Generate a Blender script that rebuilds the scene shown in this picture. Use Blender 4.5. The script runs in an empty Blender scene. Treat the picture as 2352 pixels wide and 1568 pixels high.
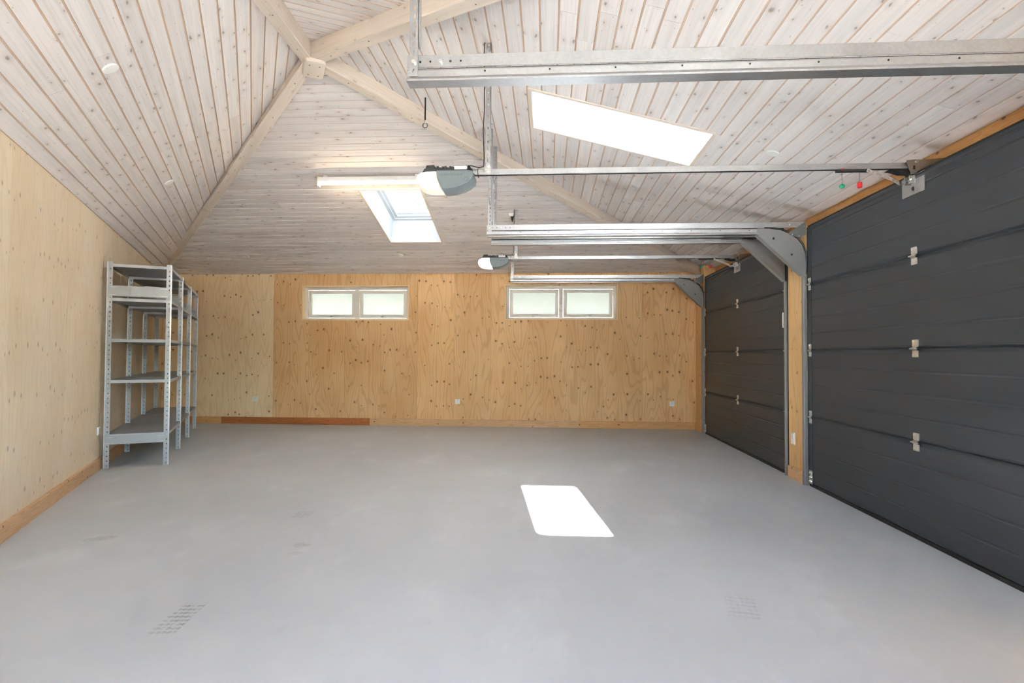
import bpy, bmesh, math, random
from mathutils import Vector, Matrix
random.seed(7)
sc = bpy.context.scene
COL = sc.collection

# ------------------------------------------------------------------ camera
YAW, PIT, ROL = math.radians(3.612), math.radians(1.3353), math.radians(0.2839)
CAM = Vector((6.6862, 0.0, 1.2))
fw = Vector((-math.sin(YAW)*math.cos(PIT), math.cos(YAW)*math.cos(PIT), math.sin(PIT)))
rt0 = Vector((math.cos(YAW), math.sin(YAW), 0)); up0 = rt0.cross(fw)
rt = rt0*math.cos(ROL)+up0*math.sin(ROL); up = up0*math.cos(ROL)-rt0*math.sin(ROL)
cd = bpy.data.cameras.new('camera'); cam = bpy.data.objects.new('camera', cd); COL.objects.link(cam)
cd.sensor_width = 36; cd.lens = 1306/2352*36; cd.clip_start = .02
cam.matrix_world = Matrix(((rt.x, up.x, -fw.x, CAM.x), (rt.y, up.y, -fw.y, CAM.y), (rt.z, up.z, -fw.z, CAM.z), (0, 0, 0, 1)))
sc.camera = cam

# ------------------------------------------------------------------ sky, sun, exposure
SUN_DIR = Vector((.615, -.93, -1.0)).normalized()      # direction the sunlight travels
wd = bpy.data.worlds.new('sky'); sc.world = wd; wd.use_nodes = True
wn = wd.node_tree.nodes; wl = wd.node_tree.links; wn.clear()
wo = wn.new('ShaderNodeOutputWorld'); bg = wn.new('ShaderNodeBackground'); sky = wn.new('ShaderNodeTexSky')
sky.sky_type = 'NISHITA'; sky.sun_disc = False
sky.sun_elevation = math.asin(-SUN_DIR.z); sky.sun_rotation = math.atan2(-SUN_DIR.x, -SUN_DIR.y)
sky.air_density = 1.0; sky.dust_density = 3.0
hs = wn.new('ShaderNodeHueSaturation'); hs.inputs['Saturation'].default_value = .72
wl.new(sky.outputs[0], hs.inputs['Color']); wl.new(hs.outputs[0], bg.inputs[0]); wl.new(bg.outputs[0], wo.inputs[0])
bg.inputs[1].default_value = .6
sd = bpy.data.lights.new('sun', 'SUN'); sun = bpy.data.objects.new('sun', sd); COL.objects.link(sun)
sd.energy = 118; sd.angle = math.radians(.9); sd.color = (.94, .97, 1.0)
sun.rotation_euler = (-SUN_DIR).to_track_quat('Z', 'Y').to_euler(); sun.location = (0, 20, 20)
vs = sc.view_settings; sc.display_settings.display_device = 'sRGB'
vs.view_transform = 'Standard'; vs.look = 'None'; vs.gamma = 1; vs.use_curve_mapping = False
vs.exposure = 3.58
cy = sc.cycles
cy.max_bounces = 8; cy.diffuse_bounces = 6; cy.glossy_bounces = 3; cy.transmission_bounces = 4; cy.transparent_max_bounces = 8
cy.use_adaptive_sampling = True; cy.adaptive_threshold = .08; cy.adaptive_min_samples = 20
cy.sample_clamp_indirect = 12; cy.caustics_reflective = False; cy.caustics_refractive = False
cy.use_denoising = True

# ------------------------------------------------------------------ constants of the place
W, D, ZE = 9.279, 9.467, 2.562
TH = math.radians(28.104)
LD = Vector((math.sin(TH), -math.cos(TH), 0))       # along the left wall, away from the back corner
LN = Vector((math.cos(TH), math.sin(TH), 0))        # from the left wall into the room
C0 = Vector((0, D, 0)); Z = Vector((0, 0, 1)); X = Vector((1, 0, 0)); Y = Vector((0, 1, 0))
APEX = Vector((4.681, 4.627, 3.79))
SLEN = 12.2
NL = C0+LD*SLEN
NLEN = (W-NL.x)/LN.x
NR = NL+LN*NLEN
XD = 9.107                                           # inner face of the doors
XP = 9.10                                            # inner face of the post panels

# ------------------------------------------------------------------ mesh helpers
ORG = {}
class MB:
    def __init__(s): s.v = []; s.f = []; s.m = []; s.uv = []
    def add(s, vs, fs, mi=0, uv=None):
        b = len(s.v); s.v += [Vector(p) for p in vs]
        s.uv += list(uv) if uv else [(0, 0)]*len(vs)
        for f in fs: s.f.append([i+b for i in f]); s.m.append(mi)
        return s
    def obox(s, o, e, a, b, c, mi=0, uvax=None):
        o = Vector(o); ex, ey, ez = e; P = []
        for k in c:
            for j in b:
                for i in a: P.append(o+ex*i+ey*j+ez*k)
        uv = None
        if uvax is not None: uv = [(p.dot(uvax[0]), p.dot(uvax[1])) for p in P]
        return s.add(P, [(0, 2, 3, 1), (4, 5, 7, 6), (0, 1, 5, 4), (2, 6, 7, 3), (0, 4, 6, 2), (1, 3, 7, 5)], mi, uv)
    def box(s, x0, x1, y0, y1, z0, z1, mi=0, uvax=None): return s.obox((0, 0, 0), (X, Y, Z), (x0, x1), (y0, y1), (z0, z1), mi, uvax)
    def prism(s, pts, o, ex, ey, en, t0, t1, mi=0, uvax=None):
        o = Vector(o); n = len(pts)
        P = [o+ex*p[0]+ey*p[1]+en*t0 for p in pts]+[o+ex*p[0]+ey*p[1]+en*t1 for p in pts]
        uv = [(p.dot(uvax[0]), p.dot(uvax[1])) for p in P] if uvax else None
        F = [list(range(n))[::-1], list(range(n, 2*n))]+[(i, (i+1) % n, n+(i+1) % n, n+i) for i in range(n)]
        return s.add(P, F, mi, uv)
    def cyl(s, p0, p1, r0, r1=None, n=12, mi=0, cap=True):
        p0 = Vector(p0); p1 = Vector(p1); r1 = r0 if r1 is None else r1
        d = (p1-p0).normalized(); a = d.orthogonal().normalized(); b = d.cross(a)
        ring = lambda p, r: [p+(a*math.cos(2*math.pi*i/n)+b*math.sin(2*math.pi*i/n))*r for i in range(n)]
        F = [(i, (i+1) % n, n+(i+1) % n, n+i) for i in range(n)]
        if cap: F += [list(range(n))[::-1], list(range(n, 2*n))]
        return s.add(ring(p0, r0)+ring(p1, r1), F, mi)
    def tube(s, path, r, n=8, mi=0, closed=False):
        path = [Vector(p) for p in path]; N = len(path); P = []; a = None
        for i, p in enumerate(path):
            if closed: t = path[(i+1) % N]-path[i-1]
            else: t = path[min(i+1, N-1)]-path[max(i-1, 0)]
            t.normalize()
            if a is None: a = t.orthogonal().normalized()
            a = (a-t*a.dot(t)).normalized(); b = t.cross(a)
            P += [p+(a*math.cos(2*math.pi*k/n)+b*math.sin(2*math.pi*k/n))*r for k in range(n)]
        F = []
        for i in range(N if closed else N-1):
            j = (i+1) % N
            F += [(i*n+k, i*n+(k+1) % n, j*n+(k+1) % n, j*n+k) for k in range(n)]
        if not closed: F += [list(range(n))[::-1], list(range((N-1)*n, N*n))]
        return s.add(P, F, mi)
    def loft(s, rings, mi=0):
        n = len(rings[0]); P = [p for r in rings for p in r]; F = []
        for i in range(len(rings)-1):
            F += [(i*n+k, i*n+(k+1) % n, (i+1)*n+(k+1) % n, (i+1)*n+k) for k in range(n)]
        F += [list(range(n))[::-1], list(range((len(rings)-1)*n, len(rings)*n))]
        return s.add(P, F, mi)
    def perf(s, o, eu, ev, L, Wd, pitch, hl, hw, t=.003, off=0, mi=0):
        # perforated steel strip along eu, wide along ev, with rounded slots
        o = Vector(o); en = eu.cross(ev); n = max(1, int(L/pitch)); pitch = L/n
        for k in range(n):
            u0, u1 = k*pitch, (k+1)*pitch; uc = (u0+u1)/2; vc = Wd/2+off
            out = [(u0, 0), (uc, 0), (u1, 0), (u1, vc), (u1, Wd), (uc, Wd), (u0, Wd), (u0, vc)]
            q = .62
            inn = [(uc-hl*q, vc-hw*q), (uc, vc-hw), (uc+hl*q, vc-hw*q), (uc+hl, vc), (uc+hl*q, vc+hw*q), (uc, vc+hw), (uc-hl*q, vc+hw*q), (uc-hl, vc)]
            P = []
            for d in (0, t):
                P += [o+eu*a+ev*b+en*d for a, b in out]+[o+eu*a+ev*b+en*d for a, b in inn]
            F = []
            for i in range(8):
                j = (i+1) % 8
                F += [(i, j, 8+j, 8+i), (16+j, 16+i, 24+i, 24+j), (8+i, 8+j, 24+j, 24+i)]
            F += [(0, 16, 17, 1), (1, 17, 18, 2), (4, 20, 21, 5), (5, 21, 22, 6)]
            if k == 0: F += [(6, 22, 23, 7), (7, 23, 16, 0)]
            if k == n-1: F += [(2, 18, 19, 3), (3, 19, 20, 4)]
            s.add(P, F, mi)
        return s

def setprops(o, label=None, cat=None, group=None, kind=None):
    if label: o['label'] = label
    if cat: o['category'] = cat
    if group: o['group'] = group
    if kind: o['kind'] = kind
    return o

def obj(name, mb, mats, parent=None, smooth=False, recalc=True, **kw):
    me = bpy.data.meshes.new(name)
    if parent is not None: org = ORG[parent]
    else:
        xs = [p.x for p in mb.v]; ys = [p.y for p in mb.v]; zs = [p.z for p in mb.v]
        org = Vector(((min(xs)+max(xs))/2, (min(ys)+max(ys))/2, min(zs)))
    me.from_pydata([tuple(p-org) for p in mb.v], [], mb.f)
    uvl = me.uv_layers.new(name='uv')
    idx = [0]*len(me.loops); me.loops.foreach_get('vertex_index', idx)
    fl = [c for i in idx for c in mb.uv[i]]
    uvl.data.foreach_set('uv', fl)
    me.polygons.foreach_set('material_index', mb.m)
    if smooth: me.polygons.foreach_set('use_smooth', [True]*len(me.polygons))
    if recalc:
        bm = bmesh.new(); bm.from_mesh(me); bmesh.ops.recalc_face_normals(bm, faces=bm.faces); bm.to_mesh(me); bm.free()
    for m in (mats if isinstance(mats, (list, tuple)) else [mats]): me.materials.append(m)
    if smooth:
        try: me.set_sharp_from_angle(angle=math.radians(35))
        except Exception: pass
    o = bpy.data.objects.new(name, me); COL.objects.link(o)
    if parent is not None: o.parent = parent
    else: o.location = org
    ORG[o] = org
    return setprops(o, **kw)

def thing(name, loc, **kw):
    o = bpy.data.objects.new(name, None); COL.objects.link(o); o.location = loc; o.empty_display_size = .1
    ORG[o] = Vector(loc)
    return setprops(o, **kw)

# ------------------------------------------------------------------ material helpers
def srgb(r, g, b):
    f = lambda c: ((c/255+.055)/1.055)**2.4 if c/255 > .04045 else c/255/12.92
    return (f(r), f(g), f(b), 1)
class NT:
    def __init__(s, name):
        s.mat = bpy.data.materials.new(name); s.mat.use_nodes = True
        s.t = s.mat.node_tree; s.b = s.t.nodes['Principled BSDF']; s.out = s.t.nodes['Material Output']
    def n(s, typ, **kw):
        x = s.t.nodes.new(typ)
        for k, v in kw.items(): setattr(x, k, v)
        return x
    def l(s, a, b): s.t.links.new(a, b)
    def val(s, sock, v):
        if hasattr(v, 'is_linked') or isinstance(v, bpy.types.NodeSocket): s.l(v, sock)
        else: sock.default_value = v
    def math(s, op, a, b=0.0, c=0.0, clamp=False):
        x = s.n('ShaderNodeMath', operation=op, use_clamp=clamp)
        s.val(x.inputs[0], a); s.val(x.inputs[1], b)
        if len(x.inputs) > 2: s.val(x.inputs[2], c)
        return x.outputs[0]
    def vm(s, op, a, b=(0, 0, 0)):
        x = s.n('ShaderNodeVectorMath', operation=op); s.val(x.inputs[0], a)
        if op == 'SCALE': s.val(x.inputs[3], b)
        elif op not in ('LENGTH', 'FRACTION', 'FLOOR'): s.val(x.inputs[1], b)
        return x.outputs['Value' if op == 'LENGTH' else 'Vector']
    def comb(s, x, y, z=0.0):
        c = s.n('ShaderNodeCombineXYZ')
        for i, q in enumerate((x, y, z)): s.val(c.inputs[i], q)
        return c.outputs[0]
    def sep(s, v):
        c = s.n('ShaderNodeSeparateXYZ'); s.l(v, c.inputs[0]); return c.outputs
    def noise(s, vec, scale=1, detail=3, rough=.5, dim='3D'):
        x = s.n('ShaderNodeTexNoise', noise_dimensions=dim); s.l(vec, x.inputs['Vector'])
        x.inputs['Scale'].default_value = scale; x.inputs['Detail'].default_value = detail; x.inputs['Roughness'].default_value = rough
        return x.outputs[0]
    def ss(s, v, a, b, lo=0.0, hi=1.0):
        x = s.n('ShaderNodeMapRange', interpolation_type='SMOOTHSTEP'); s.l(v, x.inputs[0])
        x.inputs[1].default_value = a; x.inputs[2].default_value = b; x.inputs[3].default_value = lo; x.inputs[4].default_value = hi
        return x.outputs[0]
    def mix(s, f, a, b, blend='MIX'):
        x = s.n('ShaderNodeMix', data_type='RGBA', blend_type=blend)
        s.val(x.inputs[0], f); s.val(x.inputs[6], a); s.val(x.inputs[7], b); return x.outputs[2]
    def bump(s, h, strength=.2, dist=.002):
        x = s.n('ShaderNodeBump'); s.l(h, x.inputs['Height']); x.inputs['Strength'].default_value = strength; x.inputs['Distance'].default_value = dist
        s.l(x.outputs[0], s.b.inputs['Normal'])
    def hsv(s, col, val=1.0, sat=1.0):
        x = s.n('ShaderNodeHueSaturation'); s.val(x.inputs['Color'], col); s.val(x.inputs['Value'], val); s.val(x.inputs['Saturation'], sat); return x.outputs[0]
    def set(s, col=None, rough=None, metal=None, spec=None):
        if col is not None: s.val(s.b.inputs['Base Color'], col)
        if rough is not None: s.val(s.b.inputs['Roughness'], rough)
        if metal is not None: s.val(s.b.inputs['Metallic'], metal)
        if spec is not None: s.val(s.b.inputs['Specular IOR Level'], spec)
        return s.mat

def knots(nt, vec, cell, rnd, r0, r1, thr, aspect=(1, 1)):
    """soft dark knots: one in every voronoi cell whose random value passes thr (cell in metres)"""
    cv = nt.vm('MULTIPLY', vec, (1/cell[0], 1/cell[1], 0))
    vo = nt.n('ShaderNodeTexVoronoi', voronoi_dimensions='2D'); nt.l(cv, vo.inputs['Vector']); vo.inputs['Scale'].default_value = 1; vo.inputs['Randomness'].default_value = rnd
    d = nt.vm('MULTIPLY', nt.vm('SUBTRACT', cv, vo.outputs['Position']), (cell[0]/aspect[0], cell[1]/aspect[1], 0))
    c = nt.sep(vo.outputs['Color'])
    size = nt.math('MULTIPLY_ADD', c[1], .9, .45)
    ln = nt.math('DIVIDE', nt.vm('LENGTH', d), size)
    k = nt.ss(ln, r0, r1, 1, 0)
    sel = nt.math('GREATER_THAN', c[0], thr)
    return nt.math('MULTIPLY', k, sel), (ln, sel)

def uvrand(nt):
    u = nt.n('ShaderNodeUVMap'); oi = nt.n('ShaderNodeObjectInfo'); r = oi.outputs['Random']
    off = nt.comb(nt.math('MULTIPLY', r, 91.7), nt.math('MULTIPLY', r, 37.3))
    return nt.vm('ADD', u.outputs[0], off), r

def m_whitewash(name, base, dark, kn=1.0, grain=1.0):
    nt = NT(name); v, r = uvrand(nt)
    g = nt.noise(nt.vm('MULTIPLY', v, (1.6, 70, 1)), 1, 4, .6, '2D')
    b = nt.noise(nt.vm('MULTIPLY', v, (.5, 17, 1)), 1, 2, .5, '2D')
    nz = nt.n('ShaderNodeTexNoise', noise_dimensions='2D'); nt.l(nt.vm('MULTIPLY', v, (9, 30, 1)), nz.inputs['Vector']); nz.inputs['Scale'].default_value = 1
    wv = nt.vm('ADD', v, nt.vm('MULTIPLY', nt.vm('SUBTRACT', nz.outputs['Color'], (.5, .5, .5)), (.05, .022, 0)))
    k, (ln, kr) = knots(nt, wv, (.24, .115), 1, .003, .011, .42, (1.9, .9))
    k2, _ = knots(nt, nt.vm('ADD', wv, (3.3, 7.7, 0)), (.15, .06), 1, .001, .0045, .5, (2.0, .8))
    halo = nt.math('MULTIPLY', nt.ss(ln, .004, .04, 1, 0), kr)
    col = nt.mix(nt.ss(b, .30, .72), base, dark)
    col = nt.mix(nt.math('MULTIPLY', nt.ss(g, .45, .8), .22*grain), col, srgb(176, 150, 126))
    col = nt.mix(nt.math('MULTIPLY', halo, .22*kn), col, srgb(168, 150, 136))
    col = nt.mix(nt.math('MULTIPLY', k, .62*kn), col, srgb(112, 98, 88))
    col = nt.mix(nt.math('MULTIPLY', k2, .45*kn), col, srgb(100, 84, 74))
    col = nt.hsv(col, nt.math('MULTIPLY_ADD', r, .11, .945), nt.math('MULTIPLY_ADD', r, -.35, 1.18))
    nt.bump(g, .12, .001)
    return nt.set(col, nt.math('MULTIPLY_ADD', g, .2, .46), spec=.25)

def m_ply(name, base, dark, tone=.16, kn=.9, rg=.26):
    nt = NT(name); v, r = uvrand(nt)
    lowv = nt.vm('MULTIPLY', v, (2.6, .42, 1))
    field = nt.noise(lowv, 1, 2, .5, '2D')
    rings = nt.math('SINE', nt.math('MULTIPLY', field, 92.0))
    rings = nt.ss(rings, .35, 1.0)
    fine = nt.noise(nt.vm('MULTIPLY', v, (120, 3, 1)), 1, 3, .6, '2D')
    mot = nt.noise(nt.vm('MULTIPLY', v, (1.5, .8, 1)), 1, 3, .55, '2D')
    k, (ln, kr) = knots(nt, v, (.105, .34), .42, .008, .016, .40, (1, 1.15))
    hal = nt.math('MULTIPLY', nt.ss(ln, .004, .036, 1, 0), kr)
    k2, _ = knots(nt, nt.vm('ADD', v, (1.7, 4.1, 0)), (.14, .15), 1, .002, .0055, .5)
    col = nt.mix(nt.ss(mot, .28, .74), base, dark)
    col = nt.mix(nt.math('MULTIPLY', rings, rg), col, srgb(170, 116, 62))
    col = nt.mix(nt.math('MULTIPLY', nt.ss(fine, .45, .8), .14), col, srgb(176, 124, 72))
    col = nt.mix(nt.math('MULTIPLY', hal, .20*kn), col, srgb(160, 108, 60))
    col = nt.mix(nt.math('MULTIPLY', k, .85*kn), col, srgb(92, 58, 32))
    col = nt.mix(nt.math('MULTIPLY', k2, .6*kn), col, srgb(120, 76, 42))
    col = nt.hsv(col, nt.math('MULTIPLY_ADD', r, tone, 1-tone*.5), 1.0)
    nt.bump(fine, .06, .001)
    return nt.set(col, .52, spec=.3)

def m_board(name, base, dark):
    nt = NT(name); v, r = uvrand(nt)
    f = nt.noise(nt.vm('MULTIPLY', v, (.9, 14, 1)), 1, 3, .5, '2D')
    rings = nt.ss(nt.math('SINE', nt.math('MULTIPLY', f, 60.0)), .1, 1)
    k, _ = knots(nt, v, (.5, .12), 1, .004, .014, .4, (1.4, 1))
    col = nt.mix(nt.math('MULTIPLY', rings, .5), base, dark)
    col = nt.mix(nt.math('MULTIPLY', k, .8), col, srgb(104, 62, 32))
    return nt.set(col, .45, spec=.35)

def m_plain(name, col, rough=.5, metal=0.0, spec=.5, var=.05, scale=25, emit=None, es=1.0):
    nt = NT(name); tc = nt.n('ShaderNodeTexCoord')
    n = nt.noise(tc.outputs['Object'], scale, 3, .55)
    c = nt.hsv(col, nt.math('MULTIPLY_ADD', n, 2*var, 1-var))
    nt.set(c, nt.math('MULTIPLY_ADD', n, .16, rough-.08, clamp=True), metal, spec)
    if emit:
        nt.b.inputs['Emission Color'].default_value = emit; nt.b.inputs['Emission Strength'].default_value = es
    return nt.mat

def m_galv(name, col=(.47, .475, .485, 1), rough=.36, spang=.10):
    nt = NT(name); tc = nt.n('ShaderNodeTexCoord')
    vo = nt.n('ShaderNodeTexVoronoi'); nt.l(tc.outputs['Object'], vo.inputs['Vector']); vo.inputs['Scale'].default_value = 95
    g = nt.sep(vo.outputs['Color'])[0]; n = nt.noise(tc.outputs['Object'], 9, 4, .6)
    c = nt.hsv(col, nt.math('ADD', nt.math('MULTIPLY_ADD', g, spang, 1-spang*.5), nt.math('MULTIPLY_ADD', n, .16, -.08)))
    return nt.set(c, nt.math('MULTIPLY_ADD', n, .2, rough-.1), .88, .5)

def m_door(name):
    nt = NT(name); tc = nt.n('ShaderNodeTexCoord'); p = tc.outputs['Object']
    st = nt.noise(nt.vm('MULTIPLY', p, (160, 160, 420)), 1, 2, .6)
    n = nt.noise(p, 1.4, 3, .5)
    c = nt.hsv(srgb(54, 57, 62), nt.math('ADD', nt.math('MULTIPLY_ADD', n, .10, .95), nt.math('MULTIPLY_ADD', st, .10, -.05)))
    nt.bump(st, .25, .0006)
    return nt.set(c, .44, 0, .45)

M = {}
M['plank'] = m_whitewash('whitewashed_pine_plank', srgb(230, 223, 221), srgb(220, 215, 214))
M['groove'] = m_plain('bare_pine_groove', srgb(208, 180, 158), .6, var=.06)
M['beam'] = m_whitewash('whitewashed_pine_beam', srgb(226, 213, 200), srgb(220, 206, 192), kn=.6)
M['ply'] = m_ply('pine_plywood', srgb(231, 191, 140), srgb(221, 175, 121), tone=.10)
M['ply_light'] = m_ply('light_pine_plywood', srgb(242, 218, 178), srgb(236, 206, 162), tone=.04, rg=.14)
M['ply_pale'] = m_ply('pale_pine_plywood', srgb(235, 219, 194), srgb(229, 209, 178), tone=.06, kn=.42, rg=.08)
M['ply_post'] = m_ply('plywood_post', srgb(226, 186, 132), srgb(216, 172, 116), tone=.03, kn=.6)
M['board'] = m_board('pine_board', srgb(214, 166, 108), srgb(196, 138, 82))
M['board_red'] = m_board('heartwood_pine_board', srgb(178, 112, 62), srgb(140, 78, 40))
M['board_pale'] = m_board('pale_pine_board', srgb(214, 174, 130), srgb(188, 138, 92))
M['lintel'] = m_board('lintel_timber', srgb(220, 168, 104), srgb(200, 142, 78))
M['reveal'] = m_board('reveal_timber', srgb(232, 206, 166), srgb(222, 190, 144))
M['white'] = m_plain('white_paint', srgb(238, 238, 236), .4, var=.01)
M['well'] = m_plain('skylight_lining_paint', srgb(180, 182, 184), .5, var=.01)
M['winframe'] = m_plain('window_paint', srgb(226, 222, 214), .4, var=.01)
M['plastic'] = m_plain('white_plastic', srgb(236, 236, 232), .35, var=.01)
M['galv'] = m_galv('galvanised_steel')
M['shelfsteel'] = m_galv('galvanised_shelf_steel', (.34, .345, .34, 1), .5, .06)
M['shelfplate'] = m_galv('galvanised_shelf_plate', (.42, .43, .44, 1), .55, .05)
M['shelfplate'].node_tree.nodes['Principled BSDF'].inputs['Metallic'].default_value = .45
M['trackgrey'] = m_plain('grey_track_coating', srgb(138, 138, 138), .42, .25, var=.02)
M['gusset'] = m_plain('grey_gusset_coating', srgb(112, 116, 116), .4, .3, var=.03)
M['bracket'] = m_galv('yellow_zinc_bracket', (.34, .31, .26, 1), .4, .05)
M['zinc'] = m_galv('zinc_plated_hinge', (.75, .74, .70, 1), .3, .05)
M['black'] = m_plain('black_plastic', srgb(34, 35, 37), .5, var=.05)
M['rubber'] = m_plain('black_rubber_seal', srgb(26, 27, 28), .6, var=.05)
M['door'] = m_door('anthracite_stucco_steel')
M['housing'] = m_plain('grey_opener_housing', srgb(112, 122, 126), .38, var=.015)
M['print'] = m_plain('housing_print', srgb(82, 90, 94), .5, var=.01)
M['lens'] = m_plain('opener_lamp_lens', srgb(226, 218, 200), .3, var=.01, emit=(1, .93, .78, 1), es=1.6)
M['tube'] = m_plain('lit_fluorescent_tube', (1, 1, 1, 1), .3, var=0, emit=(1, .80, .52, 1), es=5.5)
M['red'] = m_plain('red_plastic', srgb(200, 30, 40), .4, var=.02)
M['green'] = m_plain('green_plastic', srgb(20, 140, 105), .4, var=.02)
M['screw'] = m_plain('dark_screw', srgb(60, 54, 48), .5, .5, var=.02)
M['roofing'] = m_plain('roof_deck', srgb(90, 84, 78), .8)
M['render'] = m_plain('outer_wall', srgb(190, 186, 180), .8)
M['grass'] = m_plain('gravel_and_grass', srgb(100, 97, 93), .9, var=.15, scale=3)
M['bark'] = m_plain('bark', srgb(96, 80, 66), .9, var=.2)
M['leaf'] = m_plain('leaves', srgb(150, 168, 140), .7, var=.25)

def m_floor():
    nt = NT('grey_painted_concrete'); tc = nt.n('ShaderNodeTexCoord'); g = nt.n('ShaderNodeNewGeometry'); p = g.outputs['Position']
    a = nt.noise(p, .55, 5, .55); b = nt.noise(p, 3.2, 5, .6); c = nt.noise(p, 30, 3, .6)
    col = nt.mix(nt.ss(a, .3, .72), srgb(186, 188, 190), srgb(196, 198, 200))
    # pale scuffed drifts in front, mid room
    sx = nt.noise(nt.vm('MULTIPLY', p, (2.2, 1.0, 1)), 1, 6, .68)
    col = nt.mix(nt.math('MULTIPLY', nt.ss(sx, .52, .72), .30), col, srgb(216, 218, 220))
    col = nt.mix(nt.math('MULTIPLY', nt.ss(b, .60, .78), .10), col, srgb(132, 131, 129))
    xs = nt.sep(p)
    def mark(cx, cy, ang, hx, hy, treads, amt, colr, soft=.25):
        nonlocal col
        ca, sa = math.cos(ang), math.sin(ang)
        dx = nt.math('SUBTRACT', xs[0], cx); dy = nt.math('SUBTRACT', xs[1], cy)
        u = nt.math('ADD', nt.math('MULTIPLY', dx, ca), nt.math('MULTIPLY', dy, sa))
        v = nt.math('SUBTRACT', nt.math('MULTIPLY', dy, ca), nt.math('MULTIPLY', dx, sa))
        un = nt.math('ABSOLUTE', nt.math('DIVIDE', u, hx)); vn = nt.math('ABSOLUTE', nt.math('DIVIDE', v, hy))
        if treads:
            m = nt.math('MULTIPLY', nt.ss(un, 1-soft, 1, 1, 0), nt.ss(vn, 1-soft, 1, 1, 0))
            t = nt.math('ADD', nt.math('SINE', nt.math('MULTIPLY', v, treads)), nt.math('MULTIPLY', nt.math('SINE', nt.math('MULTIPLY', u, treads*1.6)), .6))
            m = nt.math('MULTIPLY', m, nt.ss(t, -.5, .6))
        else:
            m = nt.ss(nt.math('SQRT', nt.math('ADD', nt.math('MULTIPLY', un, un), nt.math('MULTIPLY', vn, vn))), .8, 1, 1, 0)
        m = nt.math('MULTIPLY', m, nt.ss(c, .3, .6))
        col = nt.mix(nt.math('MULTIPLY', m, amt), col, colr)
    mark(5.02, 2.51, .12, .065, .17, 170, .55, srgb(112, 111, 109))
    mark(4.86, 4.18, .10, .07, .10, 150, .35, srgb(116, 115, 113))
    mark(5.15, 3.51, .2, .06, .05, 0, .28, srgb(120, 119, 118))
    mark(5.18, 3.36, .2, .05, .03, 0, .20, srgb(120, 119, 118))
    mark(3.80, 3.53, .5, .11, .05, 0, .30, srgb(124, 122, 118))
    mark(7.62, 2.82, -.2, .08, .15, 150, .22, srgb(120, 119, 118))
    mark(5.85, 1.95, -.2, .06, .02, 0, .25, srgb(120, 118, 114))
    nt.bump(c, .03, .001)
    return nt.set(col, nt.math('MULTIPLY_ADD', b, .2, .44), 0, .2)
M['floor'] = m_floor()

def m_glass(name, tint=(1, 1, 1, 1)):
    nt = NT(name); t = nt.n('ShaderNodeBsdfTransparent'); g = nt.n('ShaderNodeBsdfGlossy'); mx = nt.n('ShaderNodeMixShader')
    t.inputs[0].default_value = tint; g.inputs['Roughness'].default_value = .02
    mx.inputs[0].default_value = .05; nt.l(t.outputs[0], mx.inputs[1]); nt.l(g.outputs[0], mx.inputs[2]); nt.l(mx.outputs[0], nt.out.inputs[0])
    return nt.mat
M['glass'] = m_glass('clear_glass', (.95, .97, .965, 1))
M['skyglass'] = m_glass('dimmed_skylight_glass', (.42, .43, .43, 1))  # dark tint added to hold back daylight through the skylights
def m_frost(name):
    nt = NT(name); tr = nt.n('ShaderNodeBsdfTranslucent'); g = nt.n('ShaderNodeBsdfGlossy'); mx = nt.n('ShaderNodeMixShader')
    tc = nt.n('ShaderNodeTexCoord'); n = nt.noise(tc.outputs['Object'], 120, 2, .5)
    c = nt.hsv((.205, .218, .211, 1), nt.math('MULTIPLY_ADD', n, .06, .97)); nt.l(c, tr.inputs[0])
    g.inputs['Roughness'].default_value = .08; mx.inputs[0].default_value = .05
    nt.l(tr.outputs[0], mx.inputs[1]); nt.l(g.outputs[0], mx.inputs[2]); nt.l(mx.outputs[0], nt.out.inputs[0])
    return nt.mat
M['frost'] = m_frost('frosted_glass')

# ------------------------------------------------------------------ floor and ground
mb = MB().prism([(-.3, D+.2), (W+.15, D+.2), (W+.15, NR.y-.3), (NL.x-.3, NL.y-.3)], (0, 0, 0), X, Y, Z, -.12, 0)
obj('floor', mb, M['floor'], kind='structure', label='grey painted concrete floor with tyre marks', cat='floor')
mb = MB().box(-60, 70, -60, 70, -.30, -.2)
obj('ground', mb, M['grass'], kind='structure', label='pale gravel and grass ground outside the garage', cat='ground')

# ------------------------------------------------------------------ walls
def rect_cells(u0, u1, v0, v1, holes):
    us = sorted({u0, u1, *[c for h in holes for c in h[:2] if u0 < c < u1]})
    vv = sorted({v0, v1, *[c for h in holes for c in h[2:] if v0 < c < v1]})
    out = []
    for a, b in zip(us, us[1:]):
        for c, d in zip(vv, vv[1:]):
            mu, mv = (a+b)/2, (c+d)/2
            if not any(h[0] < mu < h[1] and h[2] < mv < h[3] for h in holes): out.append((a, b, c, d))
    return out

def make_wall(name, o, eu, en, length, top, edges, holes, mat, label, thick=.2):
    """backing wall plus one plywood sheet per pair of edges; en points out of the room"""
    mb = MB()
    for a, b, c, d in rect_cells(-.05, length+.05, -.1, top, holes): mb.obox(o, (eu, en, Z), (a, b), (.014, thick), (c, d))
    w = obj(name, mb, M['render'], kind='structure', label=label, cat='wall')
    g = .0012
    for a, b in zip(edges, edges[1:]):
        mb = MB(); hh = [(max(h[0], a), min(h[1], b), h[2], h[3]) for h in holes if h[0] < b and h[1] > a]
        for p, q, c, d in rect_cells(a+g, b-g, .002, top-.02, hh):
            mb.obox(o, (eu, en, Z), (p, q), (0, .0135), (c, d), 0, (eu, Z))
        obj('panel', mb, mat(len(w.children)) if callable(mat) else mat, w)
    return w

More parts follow.
